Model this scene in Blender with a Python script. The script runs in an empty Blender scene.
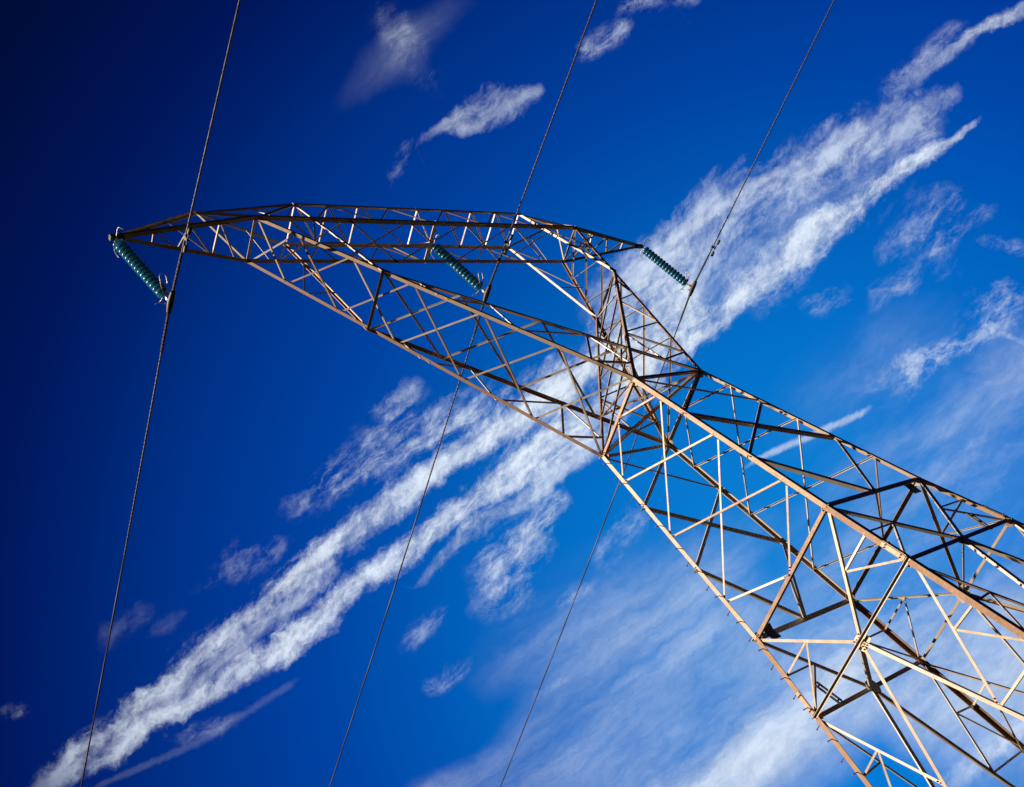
import bpy, bmesh, math, random
from mathutils import Vector, Matrix
random.seed(7)
C = bpy.context.scene
COL = C.collection

# ------------------------------------------------------------------ camera
ZB = 19.0                      # height of the tower's waist above its footings
cam_d = bpy.data.cameras.new('camera')
cam_d.sensor_width = 36.0
cam_d.lens = 35.552
cam_d.clip_start = 0.05
cam_d.clip_end = 20000
cam = bpy.data.objects.new('camera', cam_d)
COL.objects.link(cam)
RX = (0.74710722, -0.28720336, -0.59945394)
RY = (-0.08499352, 0.85315723, -0.51468325)
RZ = (0.65924722, 0.43547327, 0.6129895)
M = Matrix(((RX[0], -RY[0], -RZ[0], -21.89123),
            (RX[1], -RY[1], -RZ[1], -11.85206),
            (RX[2], -RY[2], -RZ[2], -14.95179 + ZB),
            (0, 0, 0, 1)))
cam.matrix_world = M
C.camera = cam

# ------------------------------------------------------------------ light and exposure
SUN_AZ, SUN_EL = 157.0, 38.0           # azimuth measured from +X towards +Y
SKY_STRENGTH = 0.0871
sd = bpy.data.lights.new('sun', 'SUN')
sd.energy = 5.0
sd.angle = math.radians(0.5)
sd.color = (1.0, 0.83, 0.63)
sun = bpy.data.objects.new('sun', sd)
COL.objects.link(sun)
a, e = math.radians(SUN_AZ), math.radians(SUN_EL)
SDIR = Vector((math.cos(a)*math.cos(e), math.sin(a)*math.cos(e), math.sin(e)))
sun.rotation_euler = SDIR.to_track_quat('Z', 'Y').to_euler()
vs = C.view_settings
vs.view_transform = 'Standard'
vs.look = 'None'
vs.gamma = 1.0
vs.exposure = 0.2
vs.use_curve_mapping = False

world = bpy.data.worlds.new('World')
C.world = world
world.use_nodes = True
NT = world.node_tree
NT.nodes.clear()


def nd(t, **k):
    n = NT.nodes.new(t)
    for a_, b_ in k.items():
        setattr(n, a_, b_)
    return n


def setin(sock, v):
    if isinstance(v, bpy.types.NodeSocket):
        NT.links.new(v, sock)
    elif v is not None:
        sock.default_value = v


def mth(op, a_, b_=None, c_=None, clamp=False):
    n = nd('ShaderNodeMath', operation=op)
    n.use_clamp = clamp
    setin(n.inputs[0], a_)
    setin(n.inputs[1], b_)
    if c_ is not None:
        setin(n.inputs[2], c_)
    return n.outputs[0]


def dot(v, w):
    n = nd('ShaderNodeVectorMath', operation='DOT_PRODUCT')
    setin(n.inputs[0], v)
    setin(n.inputs[1], w)
    return n.outputs['Value']


def mapr(v, a0, a1, b0=0.0, b1=1.0, smooth=True):
    n = nd('ShaderNodeMapRange')
    n.interpolation_type = 'SMOOTHSTEP' if smooth else 'LINEAR'
    setin(n.inputs[0], v)
    for i, q in enumerate((a0, a1, b0, b1)):
        setin(n.inputs[1 + i], q)
    return n.outputs[0]


def noise(vec, scale, detail=6, rough=0.6, dist=0.0, out='Fac'):
    n = nd('ShaderNodeTexNoise')
    setin(n.inputs['Vector'], vec)
    n.inputs['Scale'].default_value = scale
    n.inputs['Detail'].default_value = detail
    n.inputs['Roughness'].default_value = rough
    n.inputs['Distortion'].default_value = dist
    return n.outputs[out]


def dirv(az, el):
    az, el = math.radians(az), math.radians(el)
    return Vector((math.cos(az)*math.cos(el), math.sin(az)*math.cos(el), math.sin(el)))


tc = nd('ShaderNodeTexCoord')
D = tc.outputs['Generated']
sky = nd('ShaderNodeTexSky')
sky.sky_type = 'NISHITA'
sky.sun_disc = False
sky.sun_elevation = math.radians(SUN_EL)
sky.sun_rotation = math.radians(90 - SUN_AZ)
sky.air_density = 1.0
sky.dust_density = 0.3
sky.ozone_density = 3.0
# lens vignette and polarising filter put into the sky colour: palest low down away from the sun, deep blue elsewhere
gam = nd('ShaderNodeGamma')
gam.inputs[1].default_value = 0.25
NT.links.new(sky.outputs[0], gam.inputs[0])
tvig = dot(D, tuple(Vector((0.81, 0.4733, 0.3461))))
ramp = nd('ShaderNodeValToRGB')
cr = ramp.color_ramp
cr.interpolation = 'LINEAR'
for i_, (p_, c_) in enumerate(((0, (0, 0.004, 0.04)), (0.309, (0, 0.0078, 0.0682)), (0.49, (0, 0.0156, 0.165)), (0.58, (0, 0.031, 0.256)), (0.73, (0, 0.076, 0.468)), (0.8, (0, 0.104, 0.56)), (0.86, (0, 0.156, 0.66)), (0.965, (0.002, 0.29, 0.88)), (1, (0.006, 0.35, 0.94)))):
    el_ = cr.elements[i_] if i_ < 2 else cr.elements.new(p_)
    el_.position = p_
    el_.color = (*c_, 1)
NT.links.new(mapr(tvig, 0.5, 1.0, 0, 1, False), ramp.inputs[0])  # unseen far sky left nearly black, which deepens shade on the steel
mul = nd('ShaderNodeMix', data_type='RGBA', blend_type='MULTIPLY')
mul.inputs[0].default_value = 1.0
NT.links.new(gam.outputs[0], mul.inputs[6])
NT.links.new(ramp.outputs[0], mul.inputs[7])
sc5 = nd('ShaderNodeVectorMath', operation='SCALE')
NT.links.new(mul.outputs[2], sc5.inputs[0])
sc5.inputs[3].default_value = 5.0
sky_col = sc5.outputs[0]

# cirrus on the dome. MID, ALONG, ACROSS: a fixed frame of directions along the big band.
# Every track: kind, then its centre line, half width and density as curves over ALONG
MID = Vector((0.6646, 0.4387, 0.6049))
ALONG = Vector((0.6313, -0.7627, -0.1405))
ACROSS = Vector((0.3997, 0.4752, -0.7838))
U0, U1, V0, V1, WMAX = -0.95, 0.95, -0.75, 0.75, 0.25
TRACKS = [
    ('p', [(0, 0.5), (0.1631, 0.5001), (0.1704, 0.5001), (0.2021, 0.5031), (0.2355, 0.5035), (0.2673, 0.5064), (0.2987, 0.5048), (0.3307, 0.5021), (0.3707, 0.5026), (0.378, 0.5026), (0.3922, 0.5518), (0.3995, 0.5518), (0.4325, 0.5475), (0.4651, 0.5489), (0.5135, 0.5521), (0.5208, 0.5521), (0.5364, 0.3276), (0.5437, 0.3276), (0.5607, 0.3325), (0.5802, 0.3389), (0.5949, 0.3423), (0.607, 0.3463), (0.6143, 0.3463), (0.6981, 0.504), (0.7054, 0.504), (0.7451, 0.5152), (0.7734, 0.5233), (0.7808, 0.5233), (1, 0.5)],
     [(0, 0.02), (0.1641, 0.0222), (0.1704, 0.0554), (0.2021, 0.0791), (0.2355, 0.1108), (0.2673, 0.1345), (0.2987, 0.1503), (0.3307, 0.1424), (0.3707, 0.1187), (0.377, 0.0475), (0.3932, 0.0095), (0.3995, 0.0237), (0.4325, 0.0475), (0.4651, 0.0712), (0.5135, 0.095), (0.5198, 0.038), (0.5374, 0.0063), (0.5437, 0.0158), (0.5607, 0.0475), (0.5802, 0.095), (0.5949, 0.095), (0.607, 0.0475), (0.6133, 0.019), (0.6991, 0.0633), (0.7054, 0.1583), (0.7451, 0.1464), (0.7734, 0.0712), (0.7798, 0.0285), (1, 0.02)],
     [(0, 0), (0.1641, 0), (0.1704, 0.121), (0.2021, 0.55), (0.2355, 0.55), (0.2673, 0.55), (0.2987, 0.55), (0.3307, 0.55), (0.3707, 0.55), (0.377, 0), (0.3932, 0), (0.3995, 0.158), (0.4325, 0.72), (0.4651, 0.72), (0.5135, 0.72), (0.5198, 0), (0.5374, 0), (0.5437, 0.11), (0.5607, 0.5), (0.5802, 0.5), (0.5949, 0.5), (0.607, 0.5), (0.6133, 0), (0.6991, 0), (0.7054, 0.092), (0.7451, 0.42), (0.7734, 0.42), (0.7798, 0), (1, 0)]),
    ('w', [(0, 0.5), (0.1783, 0.4446), (0.1857, 0.4446), (0.193, 0.4521), (0.2003, 0.4521), (0.2459, 0.4495), (0.2533, 0.4495), (0.2787, 0.452), (0.286, 0.452), (0.3025, 0.461), (0.3099, 0.461), (0.3306, 0.4654), (0.3534, 0.472), (0.3607, 0.472), (0.4053, 0.5899), (0.4126, 0.5899), (0.4335, 0.5825), (0.4544, 0.576), (0.4833, 0.5677), (0.4906, 0.5677), (0.5164, 0.3283), (0.5237, 0.3283), (0.5351, 0.323), (0.5424, 0.323), (0.6169, 0.5518), (0.6242, 0.5518), (0.6538, 0.5527), (0.6611, 0.5527), (0.6831, 0.3558), (0.6904, 0.3558), (0.7037, 0.3664), (0.7111, 0.3664), (0.7353, 0.6173), (0.7426, 0.6173), (0.7585, 0.6339), (0.7658, 0.6339), (1, 0.5)],
     [(0, 0.02), (0.1793, 0.0174), (0.1857, 0.0435), (0.193, 0.0435), (0.1993, 0.0174), (0.2469, 0.019), (0.2533, 0.0475), (0.2787, 0.0475), (0.285, 0.019), (0.3035, 0.0174), (0.3099, 0.0435), (0.3306, 0.0712), (0.3534, 0.0593), (0.3597, 0.0237), (0.4063, 0.0317), (0.4126, 0.0791), (0.4335, 0.1345), (0.4544, 0.1187), (0.4833, 0.0554), (0.4896, 0.0222), (0.5174, 0.0127), (0.5237, 0.0317), (0.5351, 0.0317), (0.5414, 0.0127), (0.6179, 0.0237), (0.6242, 0.0593), (0.6538, 0.0435), (0.6601, 0.0174), (0.6841, 0.0158), (0.6904, 0.0396), (0.7037, 0.0396), (0.7101, 0.0158), (0.7363, 0.0174), (0.7426, 0.0435), (0.7585, 0.0554), (0.7648, 0.0222), (1, 0.02)],
     [(0, 0), (0.1793, 0), (0.1857, 0.25), (0.193, 0.25), (0.1993, 0), (0.2469, 0), (0.2533, 0.09), (0.2787, 0.09), (0.285, 0), (0.3035, 0), (0.3099, 0.088), (0.3306, 0.4), (0.3534, 0.4), (0.3597, 0), (0.4063, 0), (0.4126, 0.22), (0.4335, 1.0), (0.4544, 1.0), (0.4833, 1.0), (0.4896, 0), (0.5174, 0), (0.5237, 0.4), (0.5351, 0.4), (0.5414, 0), (0.6179, 0), (0.6242, 0.45), (0.6538, 0.45), (0.6601, 0), (0.6841, 0), (0.6904, 0.6), (0.7037, 0.6), (0.7101, 0), (0.7363, 0), (0.7426, 0.6), (0.7585, 0.6), (0.7648, 0), (1, 0)]),
    ('p', [(0, 0.5), (0.185, 0.4973), (0.1924, 0.4973), (0.2399, 0.4969), (0.2869, 0.4969), (0.3212, 0.4957), (0.3546, 0.4961), (0.3619, 0.4961), (0.4117, 0.5862), (0.419, 0.5862), (0.4344, 0.581), (0.4507, 0.5765), (0.4581, 0.5765), (0.4804, 0.5085), (0.4877, 0.5085), (0.5194, 0.5115), (0.5697, 0.5167), (0.6047, 0.5146), (0.612, 0.5146), (0.7563, 0.5022), (0.7637, 0.5022), (0.8003, 0.5025), (0.8425, 0.5098), (0.8498, 0.5098), (1, 0.5)],
     [(0, 0.02), (0.186, 0.0127), (0.1924, 0.0317), (0.2399, 0.0514), (0.2869, 0.0593), (0.3212, 0.0633), (0.3546, 0.0554), (0.3609, 0.0222), (0.4127, 0.0158), (0.419, 0.0396), (0.4344, 0.0633), (0.4507, 0.0317), (0.4571, 0.0127), (0.4814, 0.0411), (0.4877, 0.1029), (0.5194, 0.1662), (0.5697, 0.2176), (0.6047, 0.182), (0.611, 0.0728), (0.7573, 0.0111), (0.7637, 0.0277), (0.8003, 0.0356), (0.8425, 0.0514), (0.8488, 0.0206), (1, 0.02)],
     [(0, 0), (0.186, 0), (0.1924, 0.154), (0.2399, 0.7), (0.2869, 0.7), (0.3212, 0.7), (0.3546, 0.7), (0.3609, 0), (0.4127, 0), (0.419, 0.11), (0.4344, 0.5), (0.4507, 0.5), (0.4571, 0), (0.4814, 0), (0.4877, 0.202), (0.5194, 0.92), (0.5697, 0.92), (0.6047, 0.92), (0.611, 0), (0.7573, 0), (0.7637, 0.158), (0.8003, 0.72), (0.8425, 0.72), (0.8488, 0), (1, 0)]),
    ('p', [(0, 0.5), (0.1906, 0.5097), (0.1979, 0.5097), (0.2427, 0.5134), (0.2851, 0.5206), (0.3169, 0.5235), (0.3436, 0.5239), (0.3509, 0.5239), (0.5247, 0.8755), (0.532, 0.8755), (0.5687, 0.8754), (0.6107, 0.8722), (0.618, 0.8722), (1, 0.5)],
     [(0, 0.02), (0.1916, 0.0127), (0.1979, 0.0317), (0.2427, 0.0514), (0.2851, 0.0593), (0.3169, 0.0633), (0.3436, 0.0475), (0.3499, 0.019), (0.5257, 0.0317), (0.532, 0.0791), (0.5687, 0.0673), (0.6107, 0.0673), (0.617, 0.0269), (1, 0.02)],
     [(0, 0), (0.1916, 0), (0.1979, 0.154), (0.2427, 0.7), (0.2851, 0.7), (0.3169, 0.7), (0.3436, 0.7), (0.3499, 0), (0.5257, 0), (0.532, 0.132), (0.5687, 0.6), (0.6107, 0.6), (0.617, 0), (1, 0)]),
    ('c', [(0, 0.5), (0.1965, 0.5217), (0.2038, 0.5217), (0.2583, 0.5413), (0.3124, 0.5495), (0.3197, 0.5495), (0.5676, 0.6283), (0.5749, 0.6283), (0.6075, 0.6399), (0.6332, 0.6487), (0.6406, 0.6487), (1, 0.5)],
     [(0, 0.02), (0.1975, 0.0063), (0.2038, 0.0158), (0.2583, 0.0237), (0.3124, 0.0198), (0.3187, 0.0079), (0.5686, 0.0063), (0.5749, 0.0158), (0.6075, 0.0198), (0.6332, 0.0198), (0.6396, 0.0079), (1, 0.02)],
     [(0, 0), (0.1975, 0), (0.2038, 0.06), (0.2583, 0.06), (0.3124, 0.06), (0.3187, 0), (0.5686, 0), (0.5749, 0.45), (0.6075, 0.45), (0.6332, 0.45), (0.6396, 0), (1, 0)]),
    ('w', [(0, 0.5), (0.2473, 0.5315), (0.2546, 0.5315), (0.2777, 0.5427), (0.285, 0.5427), (0.361, 0.4592), (0.3683, 0.4592), (0.4047, 0.4653), (0.4384, 0.4704), (0.4739, 0.4883), (0.5244, 0.5039), (0.5317, 0.5039), (0.5538, 0.2712), (0.5611, 0.2712), (0.5695, 0.2696), (0.5779, 0.2681), (0.5852, 0.2681), (0.6311, 0.3498), (0.6384, 0.3498), (0.6644, 0.3511), (0.6718, 0.3511), (0.6856, 0.6527), (0.6929, 0.6527), (0.7138, 0.6514), (0.7351, 0.6495), (0.7424, 0.6495), (1, 0.5)],
     [(0, 0.02), (0.2483, 0.0174), (0.2546, 0.0435), (0.2777, 0.0396), (0.284, 0.0158), (0.362, 0.019), (0.3683, 0.0475), (0.4047, 0.095), (0.4384, 0.1187), (0.4739, 0.1187), (0.5244, 0.1029), (0.5307, 0.0411), (0.5548, 0.0665), (0.5611, 0.1662), (0.5695, 0.2216), (0.5779, 0.1583), (0.5842, 0.0633), (0.6321, 0.0237), (0.6384, 0.0593), (0.6644, 0.0593), (0.6708, 0.0237), (0.6866, 0.0237), (0.6929, 0.0593), (0.7138, 0.0989), (0.7351, 0.0989), (0.7414, 0.0396), (1, 0.02)],
     [(0, 0), (0.2483, 0), (0.2546, 0.3), (0.2777, 0.3), (0.284, 0), (0.362, 0), (0.3683, 0.209), (0.4047, 0.95), (0.4384, 0.95), (0.4739, 0.95), (0.5244, 0.95), (0.5307, 0), (0.5548, 0), (0.5611, 0.075), (0.5695, 0.34), (0.5779, 0.34), (0.5842, 0), (0.6321, 0), (0.6384, 0.75), (0.6644, 0.75), (0.6708, 0), (0.6866, 0), (0.6929, 0.198), (0.7138, 0.9), (0.7351, 0.9), (0.7414, 0), (1, 0)]),
    ('w', [(0, 0.5), (0.2714, 0.4655), (0.2787, 0.4655), (0.2908, 0.4678), (0.2981, 0.4678), (0.3633, 0.6093), (0.3706, 0.6093), (0.3888, 0.6144), (0.3961, 0.6144), (0.4308, 0.4479), (0.4381, 0.4479), (0.4621, 0.4524), (0.4695, 0.4524), (0.638, 0.6383), (0.6454, 0.6383), (0.6713, 0.6447), (0.7004, 0.6545), (0.7077, 0.6545), (0.7437, 0.4958), (0.751, 0.4958), (0.7952, 0.4948), (0.8025, 0.4948), (1, 0.5)],
     [(0, 0.02), (0.2724, 0.0142), (0.2787, 0.0356), (0.2908, 0.0356), (0.2971, 0.0142), (0.3643, 0.0174), (0.3706, 0.0435), (0.3888, 0.0435), (0.3951, 0.0174), (0.4318, 0.0222), (0.4381, 0.0554), (0.4621, 0.0593), (0.4685, 0.0237), (0.639, 0.0237), (0.6454, 0.0593), (0.6713, 0.0633), (0.7004, 0.0554), (0.7067, 0.0222), (0.7447, 0.019), (0.751, 0.0475), (0.7952, 0.0435), (0.8015, 0.0174), (1, 0.02)],
     [(0, 0), (0.2724, 0), (0.2787, 0.09), (0.2908, 0.09), (0.2971, 0), (0.3643, 0), (0.3706, 0.5), (0.3888, 0.5), (0.3951, 0), (0.4318, 0), (0.4381, 0.6), (0.4621, 0.6), (0.4685, 0), (0.639, 0), (0.6454, 0.187), (0.6713, 0.85), (0.7004, 0.85), (0.7067, 0), (0.7447, 0), (0.751, 0.5), (0.7952, 0.5), (0.8015, 0), (1, 0)]),
    ('p', [(0, 0.5), (0.2839, 0.5268), (0.2912, 0.5268), (0.3209, 0.5276), (0.3689, 0.5262), (0.4193, 0.5315), (0.459, 0.5324), (0.5237, 0.5363), (0.5622, 0.5388), (0.5695, 0.5388), (1, 0.5)],
     [(0, 0.02), (0.2849, 0.0158), (0.2912, 0.0396), (0.3209, 0.0791), (0.3689, 0.0752), (0.4193, 0.0831), (0.459, 0.095), (0.5237, 0.1187), (0.5622, 0.1187), (0.5685, 0.0475), (1, 0.02)],
     [(0, 0), (0.2849, 0), (0.2912, 0.216), (0.3209, 0.98), (0.3689, 0.98), (0.4193, 0.98), (0.459, 0.98), (0.5237, 0.98), (0.5622, 0.98), (0.5685, 0), (1, 0)]),
    ('s', [(0, 0.5), (0.2893, 0.6665), (0.3325, 0.6665), (0.3673, 0.6854), (0.4104, 0.6854), (0.4762, 0.7402), (0.5193, 0.7402), (0.5576, 0.805), (0.638, 0.8456), (0.6811, 0.8456), (1, 0.5)],
     [(0, 0.02), (0.2903, 0.038), (0.3325, 0.095), (0.3673, 0.1187), (0.4094, 0.0475), (0.4772, 0.095), (0.5193, 0.2374), (0.5576, 0.5143), (0.638, 0.5143), (0.6801, 0.2057), (1, 0.02)],
     [(0, 0), (0.2903, 0), (0.3325, 0.5), (0.3673, 0.5), (0.4094, 0), (0.4772, 0), (0.5193, 0.75), (0.5576, 0.75), (0.638, 0.75), (0.6801, 0), (1, 0)]),
    ('p', [(0, 0.5), (0.313, 0.4972), (0.3203, 0.4972), (0.3469, 0.4976), (0.384, 0.4975), (0.4327, 0.5002), (0.4887, 0.507), (0.5295, 0.5117), (0.5681, 0.5193), (0.5755, 0.5193), (1, 0.5)],
     [(0, 0.02), (0.314, 0.0158), (0.3203, 0.0396), (0.3469, 0.087), (0.384, 0.0831), (0.4327, 0.0752), (0.4887, 0.0831), (0.5295, 0.095), (0.5681, 0.1029), (0.5745, 0.0411), (1, 0.02)],
     [(0, 0), (0.314, 0), (0.3203, 0.209), (0.3469, 0.95), (0.384, 0.95), (0.4327, 0.95), (0.4887, 0.95), (0.5295, 0.95), (0.5681, 0.95), (0.5745, 0), (1, 0)]),
    ('s', [(0, 0.5), (0.3257, 0.7038), (0.3688, 0.7038), (0.4419, 0.6944), (0.5083, 0.6951), (0.5514, 0.6951), (0.5817, 0.6288), (0.6248, 0.6288), (0.6693, 0.6323), (0.7124, 0.6323), (1, 0.5)],
     [(0, 0.02), (0.3267, 0.0791), (0.3688, 0.1978), (0.4419, 0.277), (0.5083, 0.2374), (0.5504, 0.095), (0.5827, 0.0791), (0.6248, 0.1978), (0.6693, 0.1978), (0.7114, 0.0791), (1, 0.02)],
     [(0, 0), (0.3267, 0), (0.3688, 0.6), (0.4419, 0.6), (0.5083, 0.6), (0.5504, 0), (0.5827, 0), (0.6248, 0.22), (0.6693, 0.22), (0.7114, 0), (1, 0)]),
    ('s', [(0, 0.5), (0.3691, 0.761), (0.4122, 0.761), (0.4721, 0.7719), (0.506, 0.7815), (0.5375, 0.7843), (0.5807, 0.7843), (1, 0.5)],
     [(0, 0.02), (0.3701, 0.095), (0.4122, 0.2374), (0.4721, 0.269), (0.506, 0.2374), (0.5375, 0.1583), (0.5797, 0.0633), (1, 0.02)],
     [(0, 0), (0.3701, 0), (0.4122, 1.0), (0.4721, 1.0), (0.506, 1.0), (0.5375, 1.0), (0.5797, 0), (1, 0)]),
    ('w', [(0, 0.5), (0.3695, 0.5766), (0.3768, 0.5766), (0.3961, 0.5779), (0.4034, 0.5779), (0.4447, 0.6203), (0.452, 0.6203), (0.4649, 0.6233), (0.4722, 0.6233), (0.6403, 0.5726), (0.6476, 0.5726), (0.6643, 0.578), (0.6716, 0.578), (0.6882, 0.5764), (0.6955, 0.5764), (0.7092, 0.576), (0.7165, 0.576), (1, 0.5)],
     [(0, 0.02), (0.3705, 0.0174), (0.3768, 0.0435), (0.3961, 0.0396), (0.4024, 0.0158), (0.4457, 0.0158), (0.452, 0.0396), (0.4649, 0.0396), (0.4712, 0.0158), (0.6413, 0.0253), (0.6476, 0.0633), (0.6643, 0.0593), (0.6706, 0.0237), (0.6892, 0.0237), (0.6955, 0.0593), (0.7092, 0.0593), (0.7155, 0.0237), (1, 0.02)],
     [(0, 0), (0.3705, 0), (0.3768, 0.5), (0.3961, 0.5), (0.4024, 0), (0.4457, 0), (0.452, 0.5), (0.4649, 0.5), (0.4712, 0), (0.6413, 0), (0.6476, 0.5), (0.6643, 0.5), (0.6706, 0), (0.6892, 0), (0.6955, 0.4), (0.7092, 0.4), (0.7155, 0), (1, 0)]),
    ('s', [(0, 0.5), (0.3821, 0.6265), (0.4252, 0.6265), (0.4794, 0.6568), (0.528, 0.6646), (0.5711, 0.6646), (1, 0.5)],
     [(0, 0.02), (0.3831, 0.0712), (0.4252, 0.178), (0.4794, 0.277), (0.528, 0.1583), (0.5701, 0.0633), (1, 0.02)],
     [(0, 0), (0.3831, 0), (0.4252, 0.45), (0.4794, 0.45), (0.528, 0.45), (0.5701, 0), (1, 0)]),
    ('s', [(0, 0.5), (0.3861, 0.7658), (0.4292, 0.7658), (0.4834, 0.775), (0.5296, 0.776), (0.5727, 0.776), (1, 0.5)],
     [(0, 0.02), (0.3871, 0.0443), (0.4292, 0.1108), (0.4834, 0.1345), (0.5296, 0.0633), (0.5717, 0.0253), (1, 0.02)],
     [(0, 0), (0.3871, 0), (0.4292, 0.85), (0.4834, 0.85), (0.5296, 0.85), (0.5717, 0), (1, 0)]),
    ('w', [(0, 0.5), (0.4076, 0.6583), (0.4149, 0.6583), (0.4255, 0.6624), (0.4329, 0.6624), (0.4724, 0.6148), (0.4797, 0.6148), (0.5089, 0.611), (0.5162, 0.611), (0.6501, 0.6507), (0.6574, 0.6507), (0.6841, 0.6528), (0.6914, 0.6528), (0.7086, 0.6637), (0.7159, 0.6637), (0.7254, 0.6903), (0.7327, 0.6903), (1, 0.5)],
     [(0, 0.02), (0.4086, 0.0142), (0.4149, 0.0356), (0.4255, 0.0356), (0.4319, 0.0142), (0.4734, 0.0317), (0.4797, 0.0791), (0.5089, 0.0712), (0.5152, 0.0285), (0.6511, 0.0253), (0.6574, 0.0633), (0.6841, 0.0633), (0.6904, 0.0253), (0.7096, 0.0142), (0.7159, 0.0356), (0.7254, 0.0356), (0.7317, 0.0142), (1, 0.02)],
     [(0, 0), (0.4086, 0), (0.4149, 0.4), (0.4255, 0.4), (0.4319, 0), (0.4734, 0), (0.4797, 0.45), (0.5089, 0.45), (0.5152, 0), (0.6511, 0), (0.6574, 0.7), (0.6841, 0.7), (0.6904, 0), (0.7096, 0), (0.7159, 0.6), (0.7254, 0.6), (0.7317, 0), (1, 0)]),
    ('s', [(0, 0.5), (0.5203, 0.2718), (0.5634, 0.2718), (0.5699, 0.2701), (0.5758, 0.2693), (0.6189, 0.2693), (1, 0.5)],
     [(0, 0.02), (0.5213, 0.0348), (0.5634, 0.087), (0.5699, 0.1345), (0.5758, 0.087), (0.6179, 0.0348), (1, 0.02)],
     [(0, 0), (0.5213, 0), (0.5634, 0.16), (0.5699, 0.16), (0.5758, 0.16), (0.6179, 0), (1, 0)]),
    ('s', [(0, 0.5), (0.5214, 0.753), (0.5645, 0.753), (0.6505, 0.7233), (0.7235, 0.7139), (0.7666, 0.7139), (1, 0.5)],
     [(0, 0.02), (0.5224, 0.1583), (0.5645, 0.3956), (0.6505, 0.3956), (0.7235, 0.277), (0.7656, 0.1108), (1, 0.02)],
     [(0, 0), (0.5224, 0), (0.5645, 0.8), (0.6505, 0.8), (0.7235, 0.8), (0.7656, 0), (1, 0)]),
    ('p', [(0, 0.5), (0.5276, 0.5292), (0.5349, 0.5292), (0.5599, 0.5321), (0.6055, 0.5392), (0.6564, 0.5384), (0.6953, 0.5403), (0.7279, 0.5418), (0.7492, 0.5451), (0.7679, 0.5474), (0.7752, 0.5474), (1, 0.5)],
     [(0, 0.02), (0.5286, 0.0253), (0.5349, 0.0633), (0.5599, 0.095), (0.6055, 0.1029), (0.6564, 0.095), (0.6953, 0.0791), (0.7279, 0.0593), (0.7492, 0.0356), (0.7679, 0.0158), (0.7742, 0.0063), (1, 0.02)],
     [(0, 0), (0.5286, 0), (0.5349, 0.209), (0.5599, 0.95), (0.6055, 0.95), (0.6564, 0.95), (0.6953, 0.95), (0.7279, 0.95), (0.7492, 0.95), (0.7679, 0.95), (0.7742, 0), (1, 0)]),
    ('p', [(0, 0.5), (0.5495, 0.516), (0.5568, 0.516), (0.6087, 0.5188), (0.6607, 0.5214), (0.7109, 0.5267), (0.7571, 0.5277), (0.7644, 0.5277), (1, 0.5)],
     [(0, 0.02), (0.5505, 0.0696), (0.5568, 0.1741), (0.6087, 0.2453), (0.6607, 0.2374), (0.7109, 0.1978), (0.7571, 0.1029), (0.7634, 0.0411), (1, 0.02)],
     [(0, 0), (0.5505, 0), (0.5568, 0.066), (0.6087, 0.3), (0.6607, 0.3), (0.7109, 0.3), (0.7571, 0.3), (0.7634, 0), (1, 0)]),
    ('p', [(0, 0.5), (0.5506, 0.4831), (0.5579, 0.4831), (0.5879, 0.4887), (0.6399, 0.4913), (0.6818, 0.499), (0.7291, 0.5089), (0.7365, 0.5089), (1, 0.5)],
     [(0, 0.02), (0.5516, 0.0411), (0.5579, 0.1029), (0.5879, 0.1741), (0.6399, 0.1899), (0.6818, 0.1583), (0.7291, 0.1306), (0.7355, 0.0522), (1, 0.02)],
     [(0, 0), (0.5516, 0), (0.5579, 0.132), (0.5879, 0.6), (0.6399, 0.6), (0.6818, 0.6), (0.7291, 0.6), (0.7355, 0), (1, 0)]),
    ('p', [(0, 0.5), (0.5553, 0.4966), (0.5626, 0.4966), (0.6171, 0.4849), (0.6244, 0.4849), (1, 0.5)],
     [(0, 0.02), (0.5563, 0.0586), (0.5626, 0.1464), (0.6171, 0.087), (0.6234, 0.0348), (1, 0.02)],
     [(0, 0), (0.5563, 0), (0.5626, 0.35), (0.6171, 0.35), (0.6234, 0), (1, 0)]),
    ('c', [(0, 0.5), (0.6051, 0.4817), (0.6124, 0.4817), (0.6777, 0.4898), (0.685, 0.4898), (1, 0.5)],
     [(0, 0.02), (0.6061, 0.0079), (0.6124, 0.0198), (0.6777, 0.0277), (0.684, 0.0111), (1, 0.02)],
     [(0, 0), (0.6061, 0), (0.6124, 0.28), (0.6777, 0.28), (0.684, 0), (1, 0)]),
    ('w', [(0, 0.5), (0.6656, 0.3412), (0.6729, 0.3412), (0.6856, 0.3475), (0.693, 0.3475), (0.7101, 0.5972), (0.7174, 0.5972), (0.7498, 0.601), (0.7571, 0.601), (1, 0.5)],
     [(0, 0.02), (0.6666, 0.0174), (0.6729, 0.0435), (0.6856, 0.0475), (0.692, 0.019), (0.7111, 0.0158), (0.7174, 0.0396), (0.7498, 0.0396), (0.7561, 0.0158), (1, 0.02)],
     [(0, 0), (0.6666, 0), (0.6729, 0.7), (0.6856, 0.7), (0.692, 0), (0.7111, 0), (0.7174, 0.5), (0.7498, 0.5), (0.7561, 0), (1, 0)]),
    ('w', [(0, 0.5), (0.6689, 0.5988), (0.6763, 0.5988), (0.6969, 0.5981), (0.7042, 0.5981), (1, 0.5)],
     [(0, 0.02), (0.6699, 0.0237), (0.6763, 0.0593), (0.6969, 0.0593), (0.7032, 0.0237), (1, 0.02)],
     [(0, 0), (0.6699, 0), (0.6763, 0.5), (0.6969, 0.5), (0.7032, 0), (1, 0)]),
    ('w', [(0, 0.5), (0.6929, 0.5897), (0.7002, 0.5897), (0.7175, 0.5888), (0.7407, 0.5789), (0.748, 0.5789), (1, 0.5)],
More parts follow.
